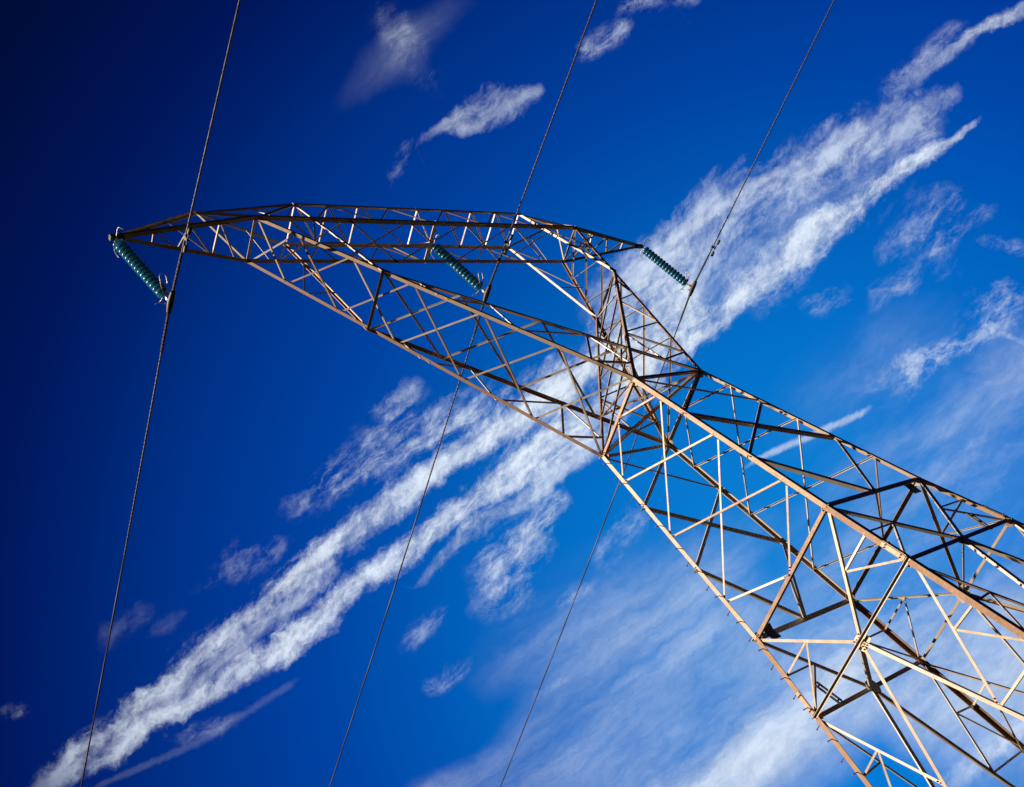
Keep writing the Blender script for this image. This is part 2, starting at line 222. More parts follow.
     [(0, 0.02), (0.6939, 0.0348), (0.7002, 0.087), (0.7175, 0.1662), (0.7407, 0.0989), (0.747, 0.0396), (1, 0.02)],
     [(0, 0), (0.6939, 0), (0.7002, 0.136), (0.7175, 0.62), (0.7407, 0.62), (0.747, 0), (1, 0)]),
]


def shifted(vec, scale, amp, detail):
    nz = noise(D, scale, detail, 0.6, 0.0, 'Color')
    s_ = nd('ShaderNodeVectorMath', operation='SUBTRACT')
    NT.links.new(nz, s_.inputs[0])
    s_.inputs[1].default_value = (0.5, 0.5, 0.5)
    m_ = nd('ShaderNodeVectorMath', operation='SCALE')
    NT.links.new(s_.outputs[0], m_.inputs[0])
    m_.inputs[3].default_value = amp
    a_ = nd('ShaderNodeVectorMath', operation='ADD')
    NT.links.new(vec, a_.inputs[0])
    NT.links.new(m_.outputs[0], a_.inputs[1])
    return a_.outputs[0]


DW = shifted(D, 16.0, 0.030, 6)


def stretched(ax, k):
    """coordinates compressed along one axis, so that the noise is drawn out along it"""
    ax = Vector(ax).normalized()
    s_ = nd('ShaderNodeVectorMath', operation='SCALE')
    s_.inputs[0].default_value = tuple(ax)
    NT.links.new(mth('MULTIPLY', dot(DW, tuple(ax)), -k), s_.inputs[3])
    ad = nd('ShaderNodeVectorMath', operation='ADD')
    NT.links.new(DW, ad.inputs[0])
    NT.links.new(s_.outputs[0], ad.inputs[1])
    return ad.outputs[0]


RIB = Vector((0.3379, -0.921, 0.194))
FIB = Vector((0.6586, -0.74, -0.1368))
rib = stretched(RIB, 0.55)
fib = stretched(FIB, 0.82)
puff = noise(rib, 46.0, 9, 0.70, 0.15)
fine = noise(rib, 150.0, 6, 0.72, 0.15)
strand = noise(fib, 80.0, 8, 0.70, 0.2)
soft = noise(fib, 8.0, 8, 0.60, 0.4)
clump = noise(rib, 17.0, 3, 0.5, 0.2)
fila = noise(stretched(ALONG, 0.90), 62.0, 7, 0.62, 0.1)
swirl = noise(fib, 4.2, 5, 0.5, 1.2)
tex_puff = mth('ADD', mth('ADD', mth('MULTIPLY', puff, 0.30), mth('MULTIPLY', fine, 0.22)), mth('MULTIPLY_ADD', clump, 0.14, mth('MULTIPLY', fila, 0.34)))
tex_wisp = mth('ADD', mth('ADD', mth('MULTIPLY', strand, 0.40), mth('MULTIPLY', puff, 0.30)), mth('MULTIPLY_ADD', fine, 0.10, mth('MULTIPLY', clump, 0.20)))
tex_soft = mth('ADD', mth('MULTIPLY_ADD', soft, 0.48, mth('MULTIPLY', swirl, 0.40)), mth('MULTIPLY', strand, 0.12))


def frame(src):
    w_ = mth('MAXIMUM', dot(src, tuple(MID)), 0.05)
    return mth('DIVIDE', dot(src, tuple(ALONG)), w_), mth('DIVIDE', dot(src, tuple(ACROSS)), w_)


UW, VW = frame(DW)
UD, VD = frame(D)
un_w = mapr(UW, U0, U1, 0, 1, False)
un_d = mapr(UD, U0, U1, 0, 1, False)


def curve(val, pts_):
    n = nd('ShaderNodeFloatCurve')
    c_ = n.mapping.curves[0]
    for i, (x, y) in enumerate(pts_):
        if i < 2:
            c_.points[i].location = (x, y)
        else:
            c_.points.new(x, y)
    for p_ in c_.points:
        p_.handle_type = 'VECTOR'
    n.mapping.update()
    NT.links.new(val, n.inputs['Value'])
    return n.outputs[0]


front = mth('GREATER_THAN', dot(D, tuple(MID)), 0.25)
total = None
for kind, cen, wid, den in TRACKS:
    un, vv = (un_d, VD) if kind == 'c' else (un_w, VW)
    c_ = mth('MULTIPLY_ADD', curve(un, cen), V1 - V0, V0)
    w_ = mth('MULTIPLY_ADD', curve(un, wid), WMAX, 0.0005)
    dn = curve(un, den)
    p = mth('SUBTRACT', 1.0, mth('DIVIDE', mth('ABSOLUTE', mth('SUBTRACT', vv, c_)), w_))
    if kind == 's':
        al = mth('MULTIPLY', mapr(p, -0.4, 1.0), mapr(tex_soft, 0.40, 0.62, 0.06, 1.0))
    elif kind == 'c':
        al = mapr(mth('MULTIPLY_ADD', fine, 1.5, mth('SUBTRACT', p, 0.75)), 0.0, 0.9)
    else:
        if kind == 'p':
            core = mth('MINIMUM', p, 0.75)
            al = mapr(mth('MULTIPLY_ADD', tex_puff, 7.6, mth('MULTIPLY_ADD', core, 2.0, -4.0)), 0.0, 2.2)
        else:
            core = mth('MINIMUM', p, 0.5)
            al = mapr(mth('MULTIPLY_ADD', tex_wisp, 8.5, mth('MULTIPLY_ADD', core, 0.8, -4.1)), 0.0, 2.0)
        al = mth('MULTIPLY', al, mapr(p, -0.75, 0.15) if kind == 'p' else mapr(p, -0.5, 0.9))
    al = mth('MULTIPLY', al, dn)
    total = mth('SUBTRACT', 1.0, al) if total is None else mth('MULTIPLY', total, mth('SUBTRACT', 1.0, al))
total = mth('MULTIPLY', mth('SUBTRACT', 1.0, total), front)
CLOUD_RAD = (7.3, 8.2, 9.3)
cmix = nd('ShaderNodeMix', data_type='RGBA', blend_type='MIX')
NT.links.new(mth('MINIMUM', total, 0.97), cmix.inputs[0])
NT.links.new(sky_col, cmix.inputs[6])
ccol = nd('ShaderNodeVectorMath', operation='SCALE')
ccol.inputs[0].default_value = CLOUD_RAD
NT.links.new(mth('MULTIPLY', mapr(tex_puff, 0.38, 0.60, 0.80, 1.12), mapr(tvig, 0.6, 0.95, 0.80, 1.0)), ccol.inputs[3])  # clouds dimmed by the same vignette falloff
NT.links.new(ccol.outputs[0], cmix.inputs[7])
bg = nd('ShaderNodeBackground')
bg.inputs[1].default_value = SKY_STRENGTH
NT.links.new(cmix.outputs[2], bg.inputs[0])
wo = nd('ShaderNodeOutputWorld')
NT.links.new(bg.outputs[0], wo.inputs[0])


world.cycles.sampling_method = 'MANUAL'
world.cycles.sample_map_resolution = 256


# ------------------------------------------------------------------ materials
def mat(name, build):
    m = bpy.data.materials.new(name)
    m.use_nodes = True
    nt = m.node_tree
    b = nt.nodes['Principled BSDF']
    build(nt, b)
    return m


def ramp_node(nt, fac, stops):
    r = nt.nodes.new('ShaderNodeValToRGB')
    while len(r.color_ramp.elements) < len(stops):
        r.color_ramp.elements.new(0.5)
    for el, (p_, c_) in zip(r.color_ramp.elements, stops):
        el.position = p_
        el.color = (*c_, 1)
    nt.links.new(fac, r.inputs[0])
    return r.outputs[0]


def steel(c_dark, c_mid, c_pale, rough=0.5, metal=0.35):
    def f(nt, b):
        co = nt.nodes.new('ShaderNodeTexCoord')
        n1 = nt.nodes.new('ShaderNodeTexNoise')
        n1.inputs['Scale'].default_value = 2.2
        n1.inputs['Detail'].default_value = 5
        n1.inputs['Roughness'].default_value = 0.62
        nt.links.new(co.outputs['Object'], n1.inputs['Vector'])
        oi = nt.nodes.new('ShaderNodeObjectInfo')
        ad = nt.nodes.new('ShaderNodeMath')
        ad.operation = 'MULTIPLY_ADD'
        nt.links.new(oi.outputs['Random'], ad.inputs[0])
        ad.inputs[1].default_value = 0.62
        mm = nt.nodes.new('ShaderNodeMath')
        mm.operation = 'MULTIPLY'
        nt.links.new(n1.outputs['Fac'], mm.inputs[0])
        mm.inputs[1].default_value = 0.62
        nt.links.new(mm.outputs[0], ad.inputs[2])
        col = ramp_node(nt, ad.outputs[0], [(0.22, c_dark), (0.52, c_mid), (0.92, c_pale)])
        nt.links.new(col, b.inputs['Base Color'])
        n2 = nt.nodes.new('ShaderNodeTexNoise')
        n2.inputs['Scale'].default_value = 18
        n2.inputs['Detail'].default_value = 5
        nt.links.new(co.outputs['Object'], n2.inputs['Vector'])
        mr = nt.nodes.new('ShaderNodeMapRange')
        nt.links.new(n2.outputs['Fac'], mr.inputs[0])
        mr.inputs[3].default_value = rough - 0.12
        mr.inputs[4].default_value = rough + 0.15
        nt.links.new(mr.outputs[0], b.inputs['Roughness'])
        b.inputs['Metallic'].default_value = metal
    return f


STEEL = mat('weathered_galvanised_steel', steel((0.24, 0.125, 0.07), (0.42, 0.265, 0.165), (0.62, 0.54, 0.44), 0.5, 0.15))
STEELP = mat('pale_galvanised_steel', steel((0.46, 0.38, 0.30), (0.60, 0.54, 0.47), (0.70, 0.66, 0.60), 0.45, 0.2))
BRACE = mat('bleached_galvanised_steel', steel((0.27, 0.15, 0.085), (0.50, 0.39, 0.285), (0.72, 0.67, 0.59), 0.5, 0.15))
ORANGE = mat('orange_brown_steel', steel((0.20, 0.10, 0.05), (0.35, 0.195, 0.11), (0.50, 0.36, 0.25), 0.55, 0.12))  # darker orange tone; on the arm chords it stands in for dim light
RUST = mat('rusty_steel', steel((0.16, 0.05, 0.025), (0.22, 0.08, 0.04), (0.28, 0.12, 0.06), 0.7, 0.1))
DARKST = mat('dark_painted_steel', steel((0.03, 0.03, 0.035), (0.045, 0.045, 0.05), (0.06, 0.06, 0.065), 0.6, 0.1))
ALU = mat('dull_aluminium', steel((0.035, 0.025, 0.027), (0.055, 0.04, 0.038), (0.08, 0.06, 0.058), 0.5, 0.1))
HORN = mat('galvanised_fitting', steel((0.5, 0.42, 0.36), (0.6, 0.54, 0.48), (0.68, 0.62, 0.56), 0.35, 0.4))


def glass_(nt, b):
    b.inputs['Base Color'].default_value = (0.012, 0.16, 0.15, 1)
    b.inputs['Roughness'].default_value = 0.22
    b.inputs['IOR'].default_value = 1.5
    b.inputs['Transmission Weight'].default_value = 0.25
    b.inputs['Coat Weight'].default_value = 1.0
    b.inputs['Specular IOR Level'].default_value = 0.9
    b.inputs['Coat Roughness'].default_value = 0.3
    b.inputs['Coat IOR'].default_value = 1.8
    co = nt.nodes.new('ShaderNodeTexCoord')
    n1 = nt.nodes.new('ShaderNodeTexNoise')
    n1.inputs['Scale'].default_value = 9
    nt.links.new(co.outputs['Object'], n1.inputs['Vector'])
    nt.links.new(ramp_node(nt, n1.outputs['Fac'], [(0.3, (0.02, 0.22, 0.32)), (0.7, (0.05, 0.36, 0.48))]), b.inputs['Base Color'])


def glass_2(nt, b):
    glass_(nt, b)
    tr = nt.nodes.new('ShaderNodeBsdfTranslucent')
    tr.inputs[0].default_value = (0.16, 0.58, 0.80, 1)
    mx = nt.nodes.new('ShaderNodeMixShader')
    mx.inputs[0].default_value = 0.45
    nt.links.new(b.outputs[0], mx.inputs[1])
    nt.links.new(tr.outputs[0], mx.inputs[2])
    nt.links.new(mx.outputs[0], nt.nodes['Material Output'].inputs[0])


GLASS = mat('green_insulator_glass', glass_2)


def ground_(nt, b):
    co = nt.nodes.new('ShaderNodeTexCoord')
    n1 = nt.nodes.new('ShaderNodeTexNoise')
    n1.inputs['Scale'].default_value = 0.05
    n1.inputs['Detail'].default_value = 12
    n1.inputs['Roughness'].default_value = 0.7
    nt.links.new(co.outputs['Object'], n1.inputs['Vector'])
    nt.links.new(ramp_node(nt, n1.outputs['Fac'], [(0.3, (0.007, 0.010, 0.006)), (0.5, (0.009, 0.012, 0.008)), (0.75, (0.014, 0.014, 0.010))]), b.inputs['Base Color'])  # unseen ground kept nearly black to cut bounce onto the steel's undersides
    b.inputs['Roughness'].default_value = 1.0
    b.inputs['Specular IOR Level'].default_value = 0.1
    bp = nt.nodes.new('ShaderNodeBump')
    bp.inputs['Strength'].default_value = 0.6
    n2 = nt.nodes.new('ShaderNodeTexNoise')
    n2.inputs['Scale'].default_value = 3
    n2.inputs['Detail'].default_value = 8
    nt.links.new(co.outputs['Object'], n2.inputs['Vector'])
    nt.links.new(n2.outputs['Fac'], bp.inputs['Height'])
    nt.links.new(bp.outputs[0], b.inputs['Normal'])


GROUND = mat('near_black_ground', ground_)


def conc_(nt, b):
    co = nt.nodes.new('ShaderNodeTexCoord')
    n1 = nt.nodes.new('ShaderNodeTexNoise')
    n1.inputs['Scale'].default_value = 6
    n1.inputs['Detail'].default_value = 8
    nt.links.new(co.outputs['Object'], n1.inputs['Vector'])
    nt.links.new(ramp_node(nt, n1.outputs['Fac'], [(0.3, (0.22, 0.21, 0.19)), (0.7, (0.36, 0.34, 0.31))]), b.inputs['Base Color'])
    b.inputs['Roughness'].default_value = 0.9


CONC = mat('weathered_concrete', conc_)

# ------------------------------------------------------------------ helpers


def link(name, bm, m, parent=None, smooth=False):
    me = bpy.data.meshes.new(name)
    bmesh.ops.recalc_face_normals(bm, faces=bm.faces)
    bm.to_mesh(me)
    bm.free()
    me.materials.append(m)
    if smooth:
        for p_ in me.polygons:
            p_.use_smooth = True
    o = bpy.data.objects.new(name, me)
    COL.objects.link(o)
    o.parent = parent
    return o


def thing(name, label, cat, loc=(0, 0, 0), group=None):
    o = bpy.data.objects.new(name, None)
    COL.objects.link(o)
    o.location = loc
    o['label'] = label
    o['category'] = cat
    if group:
        o['group'] = group
    return o


def prism(bm, p, q, ax, ay, poly):
    """extrude a closed 2-D outline, given in the axes ax, ay, from p to q"""
    v0 = [bm.verts.new(p + ax*x + ay*y) for x, y in poly]
    v1 = [bm.verts.new(q + ax*x + ay*y) for x, y in poly]
    n = len(poly)
    for i in range(n):
        bm.faces.new((v0[i], v0[(i+1) % n], v1[(i+1) % n], v1[i]))
    bm.faces.new(v0[::-1])
    bm.faces.new(v1)


def tube(bm, pts, r, seg=8, cap=True):
    pts = [Vector(p_) for p_ in pts]
    rings = []
    up = Vector((0.13, 0.2, 1)).normalized()
    for i, p_ in enumerate(pts):
        d = (pts[min(i+1, len(pts)-1)] - pts[max(i-1, 0)]).normalized()
        x = d.cross(up)
        if x.length < 1e-3:
            x = d.cross(Vector((1, 0, 0)))
        x.normalize()
        y = d.cross(x)
        rr = r[i] if isinstance(r, (list, tuple)) else r
        rings.append([bm.verts.new(p_ + (x*math.cos(t) + y*math.sin(t))*rr)
                      for t in [2*math.pi*k/seg for k in range(seg)]])
    for a_, b_ in zip(rings, rings[1:]):
        for k in range(seg):
            bm.faces.new((a_[k], a_[(k+1) % seg], b_[(k+1) % seg], b_[k]))
    if cap:
        bm.faces.new(rings[0][::-1])
        bm.faces.new(rings[-1])


JIT = [0]


def angle_mesh(p, q, n, w, t, inset=0.0, side=1):
    """an equal-leg angle bar from p to q: one flange flat in the face with
    outward normal n, the other standing inwards"""
    p, q, n = Vector(p), Vector(q), Vector(n)
    d = (q - p).normalized()
    n = (n - d*n.dot(d)).normalized()
    s = d.cross(n)*side
    JIT[0] += 1
    off = -inset - 0.0023*(JIT[0] % 5)
    bm = bmesh.new()
    poly = [(-w/2, off), (w/2, off), (w/2, off-w), (w/2-t, off-w), (w/2-t, off-t), (-w/2, off-t)]
    prism(bm, p, q, s, n, poly)
    return bm


def leg_mesh(p, q, dx, dy, w, t):
    """corner angle: its edge runs p-q, flanges run towards dx and dy"""
    p, q = Vector(p), Vector(q)
    d = (q - p).normalized()
    ax = Vector(dx)
    ax = (ax - d*ax.dot(d)).normalized()
    ay = Vector(dy)
    ay = (ay - d*ay.dot(d)).normalized()
    bm = bmesh.new()
    prism(bm, p, q, ax, ay, [(0, 0), (w, 0), (w, t), (t, t), (t, w), (0, w)])
    return bm


def lerp(a_, b_, t):
    return Vector(a_) + (Vector(b_) - Vector(a_))*t


# ------------------------------------------------------------------ setting: ground
def gz(x, y):
    r = math.hypot(x, y)
    d = math.hypot(x + 22, y + 12)
    z = 2.55*math.exp(-(d/15)**2) if d < 60 else 0
    k = min(1, max(0, (r - 30)/200))
    return z + k*(1.5*math.sin(x/130.0) + 1.2*math.cos(y/170.0 + 1) - 1.5)


bm = bmesh.new()
N_ = 120
cs = []
for i in range(N_ + 1):
    s_ = (i/N_)*2 - 1
    cs.append(math.copysign((math.exp(abs(s_)*6.2) - 1)/(math.exp(6.2) - 1)*9000 + abs(s_)*60, s_))
g = [[bm.verts.new((x, y, gz(x, y))) for y in cs] for x in cs]
for i in range(N_):
    for j in range(N_):
        bm.faces.new((g[i][j], g[i+1][j], g[i+1][j+1], g[i][j+1]))
go = link('ground', bm, GROUND, None, True)
go['kind'] = 'structure'

# ------------------------------------------------------------------ the tower
tower = thing('lattice_pylon', 'tall weathered steel lattice pylon carrying the three power lines', 'pylon', (0, 0, 0))
S = {'ax': 1.47296, 'ay': 1.31555, 'xe': 4.91911, 'ye': 0.98843, 'ze': 7.23734, 'xo': 6.92145, 'yo': 0.78280,
     'zo': 11.43197, 'xi': 4.91669, 'yi': 0.75170, 'zi': 12.72378, 'xt': 11.15955, 'zt': 11.43231, 'xp': 7.91154,
     'zp': 13.4770, 's1': 2.16585, 'y1': 2.01031, 'z1': -6.66790, 's2': 2.48251, 'y2': 2.30602, 'z2': -8.87459}
SG = {'ln': (-1, 1), 'lf': (-1, -1), 'rn': (1, 1), 'rf': (1, -1)}


def P4(x, y, z):
    return {k: Vector((sx*x, sy*y, z + ZB)) for k, (sx, sy) in SG.items()}


W = P4(S['ax'], S['ay'], 0)
E = P4(S['xe'], S['ye'], S['ze'])
O = P4(S['xo'], S['yo'], S['zo'])
I = P4(S['xi'], S['yi'], S['zi'])
L1 = P4(S['s1'], S['y1'], S['z1'])
L2 = P4(S['s2'], S['y2'], S['z2'])
k3 = (-18.6 - S['z2'])/(S['z2'] - S['z1'])
L3 = {c: L2[c] + (L2[c] - L1[c])*k3 for c in SG}
TIP = {'l': Vector((-S['xt'], 0, S['zt'] + ZB)), 'r': Vector((S['xt'], 0, S['zt'] + ZB))}
PK = {'l': Vector((-S['xp'], 0, S['zp'] + ZB)), 'r': Vector((S['xp'], 0, S['zp'] + ZB))}
FN = {'l': Vector((-1, 0, 0)), 'r': Vector((1, 0, 0)), 'n': Vector((0, 1, 0)), 'f': Vector((0, -1, 0))}
OTHER = {'ln': 'rn', 'rn': 'ln', 'lf': 'rf', 'rf': 'lf'}


BOLT = []


def bar(name, p, q, n, w, t=None, inset=0.02, side=1, m=None, trim=0.0):
    p, q, n = Vector(p), Vector(q), Vector(n).normalized()
    d = (q-p).normalized()
    if n.y > .7:            # far faces: back-to-back flange turned outwards
        n = -n
        inset = -inset - .012
    if abs(n.y) > .7:
        s_ = d.cross(n)
        side = 1 if s_.x + s_.z > 0 else -1
    o = link(name, angle_mesh(p + d*trim, q - d*trim, n, w, t or max(0.008, w*0.11), inset, side), m or (BRACE if 'brace' in name or name == 'beam_strut' else STEEL), tower)
    if n.x < -.7 and name in ('body_brace', 'body_strut', 'arm_brace') and BOLT:
        nn = (n - d*n.dot(d)).normalized()
        off = -inset - 0.0023*(JIT[0] % 5)
        for x in (.10, .17):
            for e_, sg in ((p, 1), (q, -1)):
                bolt(e_ + d*x*sg + nn*off, nn, o)
    return o


def bolt(c, n, parent):
    if not BOLT:
        bm = bmesh.new()
        tube(bm, [(0, 0, -.001), (0, 0, .018)], .018, 6)
        tube(bm, [(0, 0, .018), (0, 0, .034)], .010, 6)
        o = link('bolt', bm, RUST, parent)
        BOLT.append(o)
    else:
        o = BOLT[0].copy()
        COL.objects.link(o)
        o.parent = parent
    o.location = c
    o.rotation_mode = 'QUATERNION'
    o.rotation_quaternion = Vector((0, 0, 1)).rotation_difference(Vector(n))


# legs (corner angles), footings
LEG = {}
LW = 0.118
for c, (sx, sy) in SG.items():
    LEG[c] = [link('leg', leg_mesh(L1[c], W[c], (-sx, 0, 0), (0, -sy, 0), LW, 0.016), ORANGE if c == 'lf' else STEEL, tower),
              link('leg', leg_mesh(L3[c] + (L3[c]-L2[c]).normalized()*0.25, L1[c], (-sx, 0, 0), (0, -sy, 0), LW + .012, 0.018), ORANGE if c != 'rn' else STEEL, tower)]
    f = L3[c]
    bm = bmesh.new()
    r = bmesh.ops.create_cone(bm, cap_ends=True, segments=24, radius1=0.6, radius2=0.42, depth=1.3,
                              matrix=Matrix.Translation((f.x - sx*0.05, f.y - sy*0.05, -0.42)))
    link('concrete_footing', bm, CONC, tower)
    # splice plates on the legs
    for t_ in (0.83,):
        cpt = lerp(L1[c], L2[c], t_) if t_ > 0.5 else lerp(W[c], L1[c], t_)
        dd = (W[c] - L1[c]).normalized() if t_ < .5 else (L1[c] - L2[c]).normalized()
        for nrm in (Vector((sx, 0, 0)), Vector((0, sy, 0))):
            inn = Vector((0, -sy, 0)) if nrm.x else Vector((-sx, 0, 0))
            inn = (inn - dd*inn.dot(dd)).normalized()
            n2 = (nrm - dd*nrm.dot(dd)).normalized()
            bm = bmesh.new()
            prism(bm, cpt - dd*0.3 + inn*LW*.5, cpt + dd*0.3 + inn*LW*.5, inn, n2,
                  [(-0.052, 0.002), (0.052, 0.002), (0.052, 0.013), (-0.052, 0.013)])
            pl = link('splice_plate', bm, STEEL, tower)
            for a1 in (-0.2, 0.2):
                for b1 in (-0.027, 0.027):
                    bolt(cpt + dd*a1 + inn*(LW*.5 + b1) + n2*0.014, n2, pl)


def gusset(c, n, u, wu, wv, m=None, holes=((-.3, -.2), (.28, -.26), (-.24, .3), (.32, .22)), off=-0.088, thick=0.010):
    """plate with unevenly cut corners, lying behind the bars it joins"""
    n = Vector(n).normalized()
    u = Vector(u)
    u = (u - n*u.dot(n)).normalized()
    v = n.cross(u)
    c = Vector(c) + n*off
    bm = bmesh.new()
    out = []
    for k in range(9):
        th = 2*math.pi*(k + random.uniform(-.25, .25))/9
        r_ = random.uniform(.78, 1.12)
        out.append((math.cos(th)*wu/2*r_, math.sin(th)*wv/2*r_))
    prism(bm, c, c + n*thick, u, v, out)
    pl = link('gusset_plate', bm, m or STEEL, tower)
    for x, y in holes:
        bolt(c + u*(x*wu) + v*(y*wv) + n*thick, n, pl)


FACES = {'l': ('ln', 'lf'), 'r': ('rn', 'rf'), 'n': ('ln', 'rn'), 'f': ('lf', 'rf')}


def face_normal(fc, up_, dn_):
    a_, b_ = FACES[fc]
    n = (up_[b_] - up_[a_]).cross(dn_[a_] - up_[a_])
    if n.dot(FN[fc]) < 0:
        n = -n
    return n.normalized()


BW, SW = 0.10, 0.052
for fc, (a_, b_) in FACES.items():
    n = face_normal(fc, W, L1)
    A = lambda t: lerp(W[a_], L1[a_], t)
    B = lambda t: lerp(W[b_], L1[b_], t)
    bar('body_strut', W[a_], W[b_], n, 0.12 if fc in 'nf' else 0.085)
    m1 = lerp(L1[a_], L1[b_], .5)
    bar('body_strut', L1[a_], L1[b_], n, 0.14 if fc in 'nf' else 0.09)
    if fc in 'lr':
        m0 = lerp(W[a_], W[b_], .5)
        k1, k2, k3_ = .155, .48, .82
        for X, Y in ((A, B), (B, A)):
            bar('body_brace', m0, X(k1), n, SW, inset=.03)
            bar('body_brace', X(k3_), m1, n, SW, inset=.03)
        bar('body_brace', A(k1), B(k2), n, SW)
        bar('body_brace', B(k1), A(k2), n, SW, inset=.045)
        bar('body_brace', A(k2), B(k3_), n, SW)
        bar('body_brace', B(k2), A(k3_), n, SW, inset=.045)
    else:
        k1, k2 = .308, .65
        bar('body_brace', A(0), B(k1), n, SW)
        bar('body_brace', B(0), A(k1), n, .09, inset=.045)
        bar('body_brace', A(k1), B(k2), n, .135)
        bar('body_brace', B(k1), A(k2), n, .085, inset=.045)
        bar('body_brace', A(k2), m1, n, .135, inset=.03)
        bar('body_brace', B(k2), m1, n, .085, inset=.03)
    # K panel between level 1 and level 2, then down to the feet
    n = face_normal(fc, L1, L2)
    m2 = lerp(L2[a_], L2[b_], .5)
    lr = fc in 'lr'
    bar('body_strut', L2[a_], L2[b_], -n if lr else n, 0.065 if lr else .11, inset=-.01 if lr else .02)
    for X in (a_, b_):
        bar('body_brace', L1[X], m2, n, .07 if lr else .10, inset=.03, side=1 if X == a_ else -1)
        mid = lerp(L1[X], m2, .5)
        bar('secondary_brace', mid, lerp(L1[X], L2[X], .5), n, .05, inset=.05)
        bar('secondary_brace', mid, L2[X], n, .05, inset=.06)
        bar('body_brace', m2, L3[X], n, .08 if lr else .115, inset=.03, side=1 if X == a_ else -1)
        pd = lerp(m2, L3[X], .30)
        la, lb = lerp(L2[X], L3[X], .156), lerp(L2[X], L3[X], .30)
        mq = lerp(L2[X], pd, .5)
        bar('body_brace', L2[X], pd, n, .065, inset=.05)
        bar('secondary_brace', mq, la, n, .05, inset=.06)
        bar('secondary_brace', mq, lb, n, .05, inset=.07)
        bar('secondary_brace', pd, lb, n, .05, inset=.06)
        pe = lerp(m2, L3[X], .62)
        lc, le = lerp(L2[X], L3[X], .45), lerp(L2[X], L3[X], .62)
        bar('body_brace', lb, pe, n, .065, inset=.05)
        bar('secondary_brace', lerp(lb, pe, .5), lc, n, .05, inset=.06)
        bar('secondary_brace', lerp(lb, pe, .5), le, n, .05, inset=.07)
        bar('secondary_brace', pe, le, n, .05, inset=.06)
        bar('secondary_brace', lerp(m2, L3[X], .82), lerp(L2[X], L3[X], .82), n, .05, inset=.06)
    gusset(m2, n, L2[b_] - L2[a_], .50, .40, STEELP, holes=((-.12, .3), (.16, .3), (-.14, -.3), (.13, -.28), (-.3, .13), (.3, -.12)))
    for X, s_ in ((a_, 1), (b_, -1)):
        inw = (L1[b_] - L1[a_]).normalized()*s_
        gusset(L1[X] + inw*.12 , n, inw, .24, .26, STEEL)
        gusset(L2[X] + inw*.11, n, inw, .20, .24, STEEL)
        nw = face_normal(fc, W, L1)
        gusset(W[X] + inw*.12, nw, inw, .24, .34, STEEL)

# plan bracing at the waist and the two levels
Z = Vector((0, 0, 1))
bar('plan_brace', W['ln'], W['rf'], -Z, .12, inset=.0)
for lv, off in ((L1, 0), (L2, .02)):
    mids = {f: lerp(lv[FACES[f][0]], lv[FACES[f][1]], .5) for f in FACES}
    bar('plan_brace', mids['l'], mids['n'], -Z, .055, inset=.0)
    bar('plan_brace', mids['r'], mids['f'], -Z, .055, inset=.0)

# arms: outer chords straight to the beam, inner chords crossing from the other waist corner
KX = [0, .178, .37, .555, .723, .88, 1]
KI = [0, .242, .50, .755, 1]
for c, (sx, sy) in SG.items():
    oc = OTHER[c]
    link('arm_chord', leg_mesh(W[c], O[c], (-sx, 0, 0.0), (0, -sy, 0), .10, .013), ORANGE, tower)  # dim grazing light put into the outer chord's colour
    nf = (O[c]-W[c]).cross(W[oc]-W[c])
    if nf.dot(Vector((0, sy, 0))) < 0:
        nf = -nf
    link('arm_chord', leg_mesh(W[oc], E[c], (sx, 0, 0), (0, -sy, 0), .10, .013), STEEL, tower)
    link('arm_chord', leg_mesh(E[c], I[c], (sx, 0, 0), (0, -sy, 0), .085, .012), STEEL, tower)
    q = lambda t: lerp(W[c], O[c], t)
    s = lambda t: lerp(W[oc], E[c], t)
    t_ = lerp(W[c], E[OTHER[c]], .113)
    for a1, b1, w in ((s(.887), q(.487), .06), (s(.887), q(.46), .05), (q(.46), s(.662), .055), (s(.662), q(.278), .06),
                      (q(.274), s(.362), .06), (s(.358), q(.098), .07), (q(.098), t_, .075), (s(.352), t_, .05)):
        bar('arm_brace', a1, b1, nf, w)
    # redundants above the elbow
    zb = (S['zo'] - S['ze'])/(S['zi'] - S['ze'])
    ub = lerp(E[c], I[c], zb)
    bar('arm_brace', ub, q(.825), nf, .05, inset=.03)
    bar('arm_brace', q(.825), lerp(E[c], I[c], .41), nf, .05, inset=.03)
    gusset(E[c] + Vector((-sx*.05, 0, .0)), nf, O[c]-W[c], .40, .22, STEELP, off=-.02)
for sd_, a_, b_ in (('l', 'ln', 'lf'), ('r', 'rn', 'rf')):
    n = (O[a_] - W[a_]).cross(W[b_] - W[a_])
    if n.dot(FN[sd_]) < 0:
        n = -n
    A = lambda i: lerp(W[a_], O[a_], KX[i])
    B = lambda i: lerp(W[b_], O[b_], KX[i])
    for i in range(6):
        bar('arm_brace', A(i), B(i+1), n, .05, inset=.02)
        bar('arm_brace', B(i), A(i+1), n, .05, inset=.035)
    bar('arm_strut', A(6), B(6), -Z, .10, inset=.0)
    # inner faces
    n = (E[a_] - W[OTHER[a_]]).cross(W[OTHER[b_]] - W[OTHER[a_]])
    if n.dot(FN[sd_]) > 0:
        n = -n
    A = lambda i: lerp(W[OTHER[a_]], E[a_], KI[i])
    B = lambda i: lerp(W[OTHER[b_]], E[b_], KI[i])
    for i in range(4):
        bar('arm_brace', A(i), B(i+1), n, .055, inset=.02)
        bar('arm_brace', B(i), A(i+1), n, .055, inset=.035)
    bar('arm_strut', E[a_], E[b_], n, .085, inset=.03)

# ---- crossbeam
OX = S['xo']


def bx(c, t):       # point along bottom chord
    return lerp(O['l'+c], O['r'+c], t)


def tx(c, t):
    return lerp(I['l'+c], I['r'+c], t)


